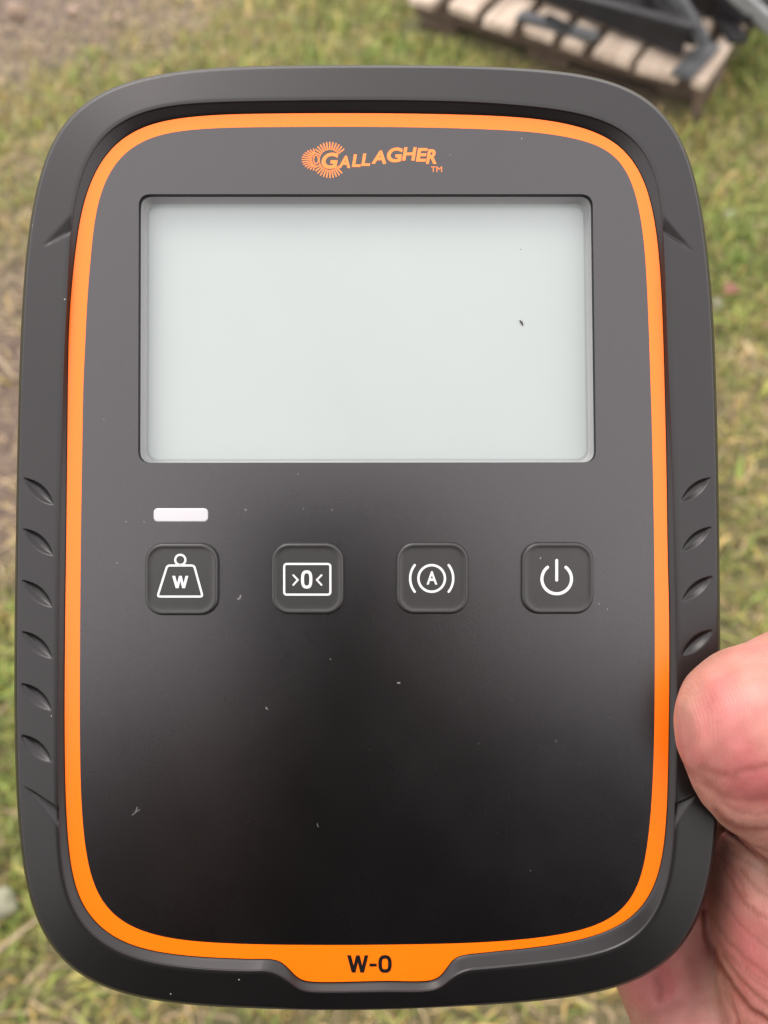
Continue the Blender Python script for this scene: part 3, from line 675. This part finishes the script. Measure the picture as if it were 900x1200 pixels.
def ellipsoid(c, r, rot=(0, 0, 0)):
    bm = bmesh.new(); bmesh.ops.create_icosphere(bm, subdivisions=4, radius=1)
    m = Matrix.Rotation(rot[0], 3, 'X') @ Matrix.Rotation(rot[2], 3, 'Z')
    V = [m @ Vector((v.co.x * r[0], v.co.y * r[1], v.co.z * r[2])) + Vector(c) for v in bm.verts]
    F = [tuple(x.index for x in f.verts) for f in bm.faces]; bm.free(); return V, F
WR = D(1060, 1560, -230); ELB = Vector((.27, -.30, .98)); SHR = Vector((.20, -.27, 1.36))
hand = [T(Dh((893, 853, 44, 96), (930, 850, 42, 110), (980, 847, 34, 119), (1065, 850, 14, 127), (1090, 960, -20, 140)), 32),                       # thumb
        T(Dh((896, 888, 36, 88), (915, 915, 26, 84), (960, 950, 15, 90), (1040, 990, -10, 110)), 24),
        T(Dh((1065, 1010, -30, 150), (965, 1070, -48, 128), (975, 1180, -66, 138), (1020, 1330, -110, 170), (1060, 1480, -170, 180)), 28),               # thenar
        T(Dh((915, 1020, -60, 78), (900, 1070, -85, 76), (925, 1150, -105, 85)), 20)]
knk = [((835, 880, -292), (1120, 1480, -215), 86), ((800, 950, -298), (1080, 1520, -225), 86), ((775, 1020, -290), (1010, 1545, -160), 88), ((768, 1080, -255), (975, 1560, -70), 92)]
fin = [(-.50, -.86, 250, 60), (-.72, -.69, 275, 61), (-.88, -.47, 255, 57), (-.99, -.15, 205, 51)]
for (K, B, r), (dx, dy, L1, fr) in zip(knk, fin):
    M = ((845, 1240, -125, r),) if B[0] == 975 else ()
    hand.append(T(Dh((*B, r * 1.15), *M, (*K, r)), 20))
    pts = [(*K, fr * 1.15)]
    x, y = K[0], K[1]
    for s_, z in ((.42, -272), (.74, -262), (1.0, -256)):
        pts.append((K[0] + dx * L1 * s_ * 1.5, K[1] + dy * L1 * s_ * 1.5, z, fr * (1.08 - .16 * s_)))
    hand.append(T(Dh(*pts), 20))
hand.append(T(Dh((880, 900, -250, 85), (960, 990, -180, 100), (1010, 1080, -120, 120)), 20))                                             # web
hand.append(T(Dh((870, 1130, -240, 85), (930, 1290, -190, 100), (1020, 1450, -180, 130)), 20))                                         # palm hollow
hand.append(T([(*D(1040, 1430, -200), .027), (*WR, .027), (*WR.lerp(ELB, .3), .032), (*WR.lerp(ELB, .75), .040)], 28))
hand.append(T([(*D(1100, 1440, -190), .023), (*(WR + Vector((.008, .004, 0))), .024), (*WR.lerp(ELB, .3), .028)], 28))
Vh, Fh = solid(hand, .00056, 30)
# creases: pressed lines across the thumb, thenar and palm (drawing units of the indicator frame)
Di = np.array(Dm.inverted()); loc = Vh @ Di[:3, :3].T + Di[:3, 3]
lx = loc[:, 0] / S; ly = loc[:, 1] / S; lz = loc[:, 2] / S; kz = 1 - lz / 1000
hx = 450 + lx / kz; hy = 600 - ly / kz
CRE = [([(846, 972), (858, 979), (872, 990), (886, 1002), (903, 1013), (925, 1024)], 2.2, 5.0), ([(838, 950), (850, 962), (866, 971), (884, 973), (905, 972), (930, 968)], 2.6, 2.4), ([(853, 978), (868, 984), (884, 993), (900, 997), (925, 1000)], 1.8, 1.6),
       ([(868, 1020), (880, 1035), (892, 1046), (908, 1052), (930, 1060)], 1.6, 1.6), ([(848, 1018), (860, 1040), (872, 1058), (888, 1072), (905, 1078), (930, 1084)], 2.0, 2.0), ([(834, 1075), (850, 1098), (868, 1118), (885, 1132), (905, 1150), (930, 1170)], 1.8, 1.6),
       ([(826, 1070), (829, 1100), (842, 1133), (858, 1160), (878, 1184), (905, 1200), (930, 1222)], 3.0, 6.0), ([(848, 1120), (864, 1145), (884, 1165), (905, 1182)], 2.0, 2.4), ([(852, 1158), (858, 1176), (866, 1200), (872, 1220)], 1.8, 2.4),
       ([(825, 900), (842, 908), (862, 912)], 3.5, 1.2), ([(862, 905), (880, 901), (905, 897)], 3.0, 1.3), ([(828, 922), (850, 935), (880, 938), (905, 934)], 3, .9),
       ([(838, 1000), (852, 1012), (866, 1030), (874, 1050)], 1.3, 1.6), ([(836, 1040), (852, 1062), (868, 1084), (890, 1104), (915, 1120)], 1.3, 1.5), ([(842, 1105), (862, 1128), (886, 1150), (910, 1166)], 1.2, 1.4), ([(855, 1000), (875, 1010), (900, 1026), (925, 1040)], 1.2, 1.5),
       ([(868, 1125), (880, 1140), (897, 1150)], 1.1, 1.2), ([(846, 1150), (852, 1172), (862, 1192), (868, 1215)], 1.3, 1.8), ([(880, 1060), (892, 1070), (908, 1074)], 1.1, 1.1), ([(800, 900), (815, 915), (835, 925)], 1.6, .7), ([(845, 940), (862, 950), (882, 955), (905, 952)], 1.4, .9),
       ([(770, 1146), (774, 1158), (773, 1170)], 4.0, 1.8), ([(810, 1125), (814, 1150), (812, 1180)], 7.0, 1.0), ([(760, 1190), (790, 1178), (830, 1172)], 5, .7)]
dz = np.zeros(len(Vh)); cz = np.zeros(len(Vh)); vis = (hx > 680) & (hx < 1000) & (hy > 700) & (hy < 1260)
wob = 1.6 * np.sin(hx * .35 + hy * .22) + .9 * np.sin(hx * .9 - hy * .6)
for P_, w, dep in CRE:
    P_ = np.array(P_, float); best = np.full(len(Vh), 1e9)
    for a, b in zip(P_[:-1], P_[1:]):
        ab = b - a; t = np.clip(((hx - a[0]) * ab[0] + (hy - a[1]) * ab[1]) / (ab @ ab), 0, 1)
        best = np.minimum(best, np.hypot(hx + wob * .5 - a[0] - t * ab[0], hy + wob * .5 - a[1] - t * ab[1]))
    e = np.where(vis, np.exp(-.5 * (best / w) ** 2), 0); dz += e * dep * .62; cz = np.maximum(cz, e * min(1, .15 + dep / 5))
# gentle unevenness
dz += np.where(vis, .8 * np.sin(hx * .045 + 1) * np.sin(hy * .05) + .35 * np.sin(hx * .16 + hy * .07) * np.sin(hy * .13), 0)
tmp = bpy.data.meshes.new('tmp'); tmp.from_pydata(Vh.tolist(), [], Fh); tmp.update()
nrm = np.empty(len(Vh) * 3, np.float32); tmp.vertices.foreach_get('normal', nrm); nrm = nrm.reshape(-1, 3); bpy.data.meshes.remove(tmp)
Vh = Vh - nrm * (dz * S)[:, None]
# keep the hand outside the housing: press vertices that would enter it back to its skin (contact)
HC = Vector((.0, -.235, 1.50)); nk = Vector((0, -.30, 1.41))
phone_c = C0 + Vector((1, 0, 0)) * -.021 + Vv * -.0665 - Fv * .0095
LW = phone_c + Vv * -.075 - Fv * .045 + Vector((-.075, 0, 0)); ELL = Vector((-.28, -.28, 1.04)); SHL = Vector((-.20, -.27, 1.36))
def Q(x, y, z, r): p = phone_c + Vector((x, 0, 0)) + Vv * y - Fv * z; return (*p, r)
lhand = [T([Q(-.052, -.055, .012, .014), Q(-.062, -.085, .03, .02), (*LW, .024), (*LW.lerp(ELL, .3), .03), (*LW.lerp(ELL, .7), .038)], 20),
         T([Q(-.048, -.02, .004, .012), Q(-.06, -.06, .015, .016), Q(-.07, -.09, .03, .02)], 16),
         T([Q(-.06, -.075, .02, .015), Q(-.052, -.04, .018, .011), Q(-.040, -.012, .016, .0095), Q(-.026, .0, .0155, .0085)], 16)]
for k in range(4):
    yk = -.022 - k * .0185; sh_ = (0, .006, .004, -.008)[k]
    lhand.append(T([Q(-.058, yk - .022, .006, .010), Q(-.052, yk - .008, -.006, .0088), Q(-.046, yk, -.0135, .0080), Q(-.039 + sh_ * .4, yk + .003, -.0122, .0070)], 14))
Vl, Fl = solid(lhand, .0018, 6)
core = [ellipsoid(HC, (.076, .095, .11), (.35, 0, 0)), ellipsoid(HC + Vector((0, .045, -.055)), (.055, .055, .065), (.35, 0, 0)),
        T([(0, -.2, 1.49, .055), (*nk, .058), (0, -.30, 1.36, .07)], 24),
        T([(*(HC + Vector((0, .086, .004))), .008), (*(HC + Vector((0, .104, -.030))), .0125)], 12),                      # nose
        T([(*(HC + Vector((-.022, .087, -.063))), .008), (*(HC + Vector((0, .096, -.064))), .010), (*(HC + Vector((.022, .087, -.063))), .008)], 12),   # lips
        ellipsoid(HC + Vector((-.079, -.005, -.01)), (.010, .018, .03)), ellipsoid(HC + Vector((.079, -.005, -.01)), (.010, .018, .03)),
        T([(*SHL, .06), (0, -.31, 1.38, .085), (*SHR, .06)], 24), T([(0, -.31, 1.34, .12), (0, -.33, 1.15, .12), (0, -.34, .95, .125)], 28),
        T([(-.08, -.31, 1.32, .09), (-.06, -.34, 1.1, .085), (-.07, -.35, .93, .09)], 24), T([(.08, -.31, 1.32, .09), (.06, -.34, 1.1, .085), (.07, -.35, .93, .09)], 24),
        T([(*SHR, .055), (*ELB, .042), (*WR.lerp(ELB, .6), .034)], 20), T([(*SHL, .055), (*ELL, .042), (*LW.lerp(ELL, .6), .034)], 20),
        T([(-.09, -.34, .92, .09), (-.11, -.31, .5, .058), (-.12, -.33, .09, .04), ], 24), T([(.09, -.34, .92, .09), (.11, -.31, .5, .058), (.12, -.33, .09, .04)], 24),
        T([(-.12, -.36, .05, .038), (-.13, -.20, .035, .034)], 16), T([(.12, -.36, .05, .038), (.13, -.20, .035, .034)], 16)]
for sx in (-1, 1): core.append(T([(*(HC + Vector((sx * .012, .083, .022))), .008), (*(HC + Vector((sx * .045, .075, .022))), .008)], 10))  # brow
Vc, Fc = solid(core, .0065, 4); Vc = lean_back(Vc)
nV = np.concatenate([Vh, Vl, Vc]) - np.array(base)
allF = Fh + [tuple(i + len(Vh) for i in f) for f in Fl] + [tuple(i + len(Vh) + len(Vl) for i in f) for f in Fc]
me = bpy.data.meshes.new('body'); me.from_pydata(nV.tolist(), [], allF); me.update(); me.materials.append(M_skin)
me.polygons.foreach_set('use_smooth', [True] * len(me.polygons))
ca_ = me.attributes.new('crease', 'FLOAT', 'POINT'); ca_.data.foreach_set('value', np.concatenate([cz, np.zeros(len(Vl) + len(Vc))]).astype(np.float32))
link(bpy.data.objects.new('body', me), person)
def cloth(name, parts, voxel, smooth, mat, fold=.0022):
    V, F = solid(parts, voxel, smooth); V = lean_back(V)
    V += (np.stack([np.sin(V[:, 2] * 60 + V[:, 0] * 25), np.sin(V[:, 2] * 47 + V[:, 0] * 31 + 2), np.sin(V[:, 0] * 50 + V[:, 1] * 40)], 1)) * fold
    return mesh_obj(name, V - np.array(base), F, mat, person, True)
M_jacket = simple('black_jacket', (.012, .012, .014), .9, .3, 200, .3, .0006, .2)
M_jeans = simple('dark_jeans', (.03, .04, .07), .9, .3, 250, .3, .0005)
M_boot = simple('brown_boot', (.06, .035, .02), .6, .3, 80, .3, .0005)
M_hair = simple('dark_hair', (.018, .013, .010), .6, .5, 350, .8, .002)
jk = [T([(*SHL, .085), (0, -.31, 1.40, .11), (*SHR, .085)], 28), T([(0, -.31, 1.34, .15), (0, -.33, 1.15, .15), (0, -.34, .88, .155)], 28),
      T([(-.10, -.31, 1.32, .115), (-.085, -.33, 1.1, .11), (-.09, -.34, .88, .115)], 24), T([(.10, -.31, 1.32, .115), (.085, -.33, 1.1, .11), (.09, -.34, .88, .115)], 24),
      T([(*SHR, .082), (*ELB, .064), (*WR.lerp(ELB, .25), .048)], 24), T([(*SHL, .082), (*ELL, .064), (*LW.lerp(ELL, .02), .042)], 24),
      T([(-.09, -.30, 1.415, .05), (-.02, -.235, 1.42, .035), (.02, -.235, 1.42, .035), (.09, -.30, 1.415, .05)], 20), T([(-.1, -.31, 1.42, .05), (0, -.36, 1.46, .06), (.1, -.31, 1.42, .05)], 20)]
cloth('jacket', jk, .009, 4, M_jacket)
cloth('trousers', [T([(-.09, -.34, .92, .118), (-.11, -.31, .5, .083), (-.12, -.33, .12, .07)], 24), T([(.09, -.34, .92, .118), (.11, -.31, .5, .083), (.12, -.33, .12, .07)], 24)], .009, 4, M_jeans)
for sx in (-1, 1):
    cloth('boot', [T([(sx * .12, -.37, .055, .052), (sx * .13, -.19, .045, .046)], 18), T([(sx * .12, -.34, .06, .052), (sx * .12, -.335, .16, .056)], 18)], .007, 3, M_boot, .001)
V_, F_ = solid([ellipsoid(HC + Vector((0, -.018, .022)), (.087, .100, .108), (.35, 0, 0)), T([(-.075, .0 + HC.y - .02, HC.z + .0, .02), (-.07, HC.y - .05, HC.z - .05, .02)], 12), T([(.075, HC.y - .02, HC.z, .02), (.07, HC.y - .05, HC.z - .05, .02)], 12)], .006, 2)
V_ = V_ + np.stack([np.sin(V_[:, 1] * 190 + V_[:, 2] * 90), np.sin(V_[:, 0] * 210), np.sin(V_[:, 0] * 170 + V_[:, 1] * 140)], 1) * .0025
fc = V_[:, 1] - HC.y > .055                                    # keep the hairline above the brow
V_[:, 1] = np.where(fc & (V_[:, 2] < HC.z + .055), HC.y + .03, V_[:, 1])
mesh_obj('hair', V_ - np.array(base), F_, M_hair, person, True)
M_eye = simple('eye_white', (.6, .58, .55), .2, .05); M_iris = simple('iris', (.05, .035, .02), .2, .2)
for sx in (-1, 1):
    c = HC + Vector((sx * .03, .074, .003)) - base
    V_, F_ = ellipsoid(c, (.0125, .0125, .0105)); e = mesh_obj('eye', V_, F_, M_eye, person, True)
    V_, F_ = ellipsoid(c + Vector((0, .0095, -.004)), (.0055, .0035, .0055)); mesh_obj('iris', V_, F_, M_iris, e, True)

# ------------------------------------------------------------------ phone that takes the picture (seen mirrored in the faceplate)
phone = empty('smartphone', phone_c); phone.rotation_euler = Rm.to_euler()
tag(phone, 'dark smartphone held above the indicator, mirrored faintly in its black faceplate', 'smartphone')
M_phone = simple('dark_phone_back', (.012, .012, .014), .35, .1)
box_part('phone_case', M_phone, phone, -.0355, .0355, -.073, .073, -.004, .004, 0, .003)
box_part('screen', simple('phone_screen', (.02, .02, .022), .08, .05), phone, -.033, .033, -.070, .070, .0041, .0048, 0, .0002)
V_, F_ = [], []
for cx_, cy_ in ((.021, .0665), (.021, .0455)):
    o = len(V_); K = 28
    prof = [(.0062, -.004), (.0062, -.0049), (.0056, -.0055), (.0048, -.0055), (.0044, -.0048), (.0001, -.0046)]
    for r_1, z_1 in prof: V_ += [(cx_ + r_1 * math.cos(6.2832 * k / K), cy_ + r_1 * math.sin(6.2832 * k / K), z_1) for k in range(K)]
    for r in range(len(prof) - 1): F_ += [(o + r * K + k, o + r * K + (k + 1) % K, o + (r + 1) * K + (k + 1) % K, o + (r + 1) * K + k) for k in range(K)]
mesh_obj('camera_lens', V_, F_, M_phone, phone, True)
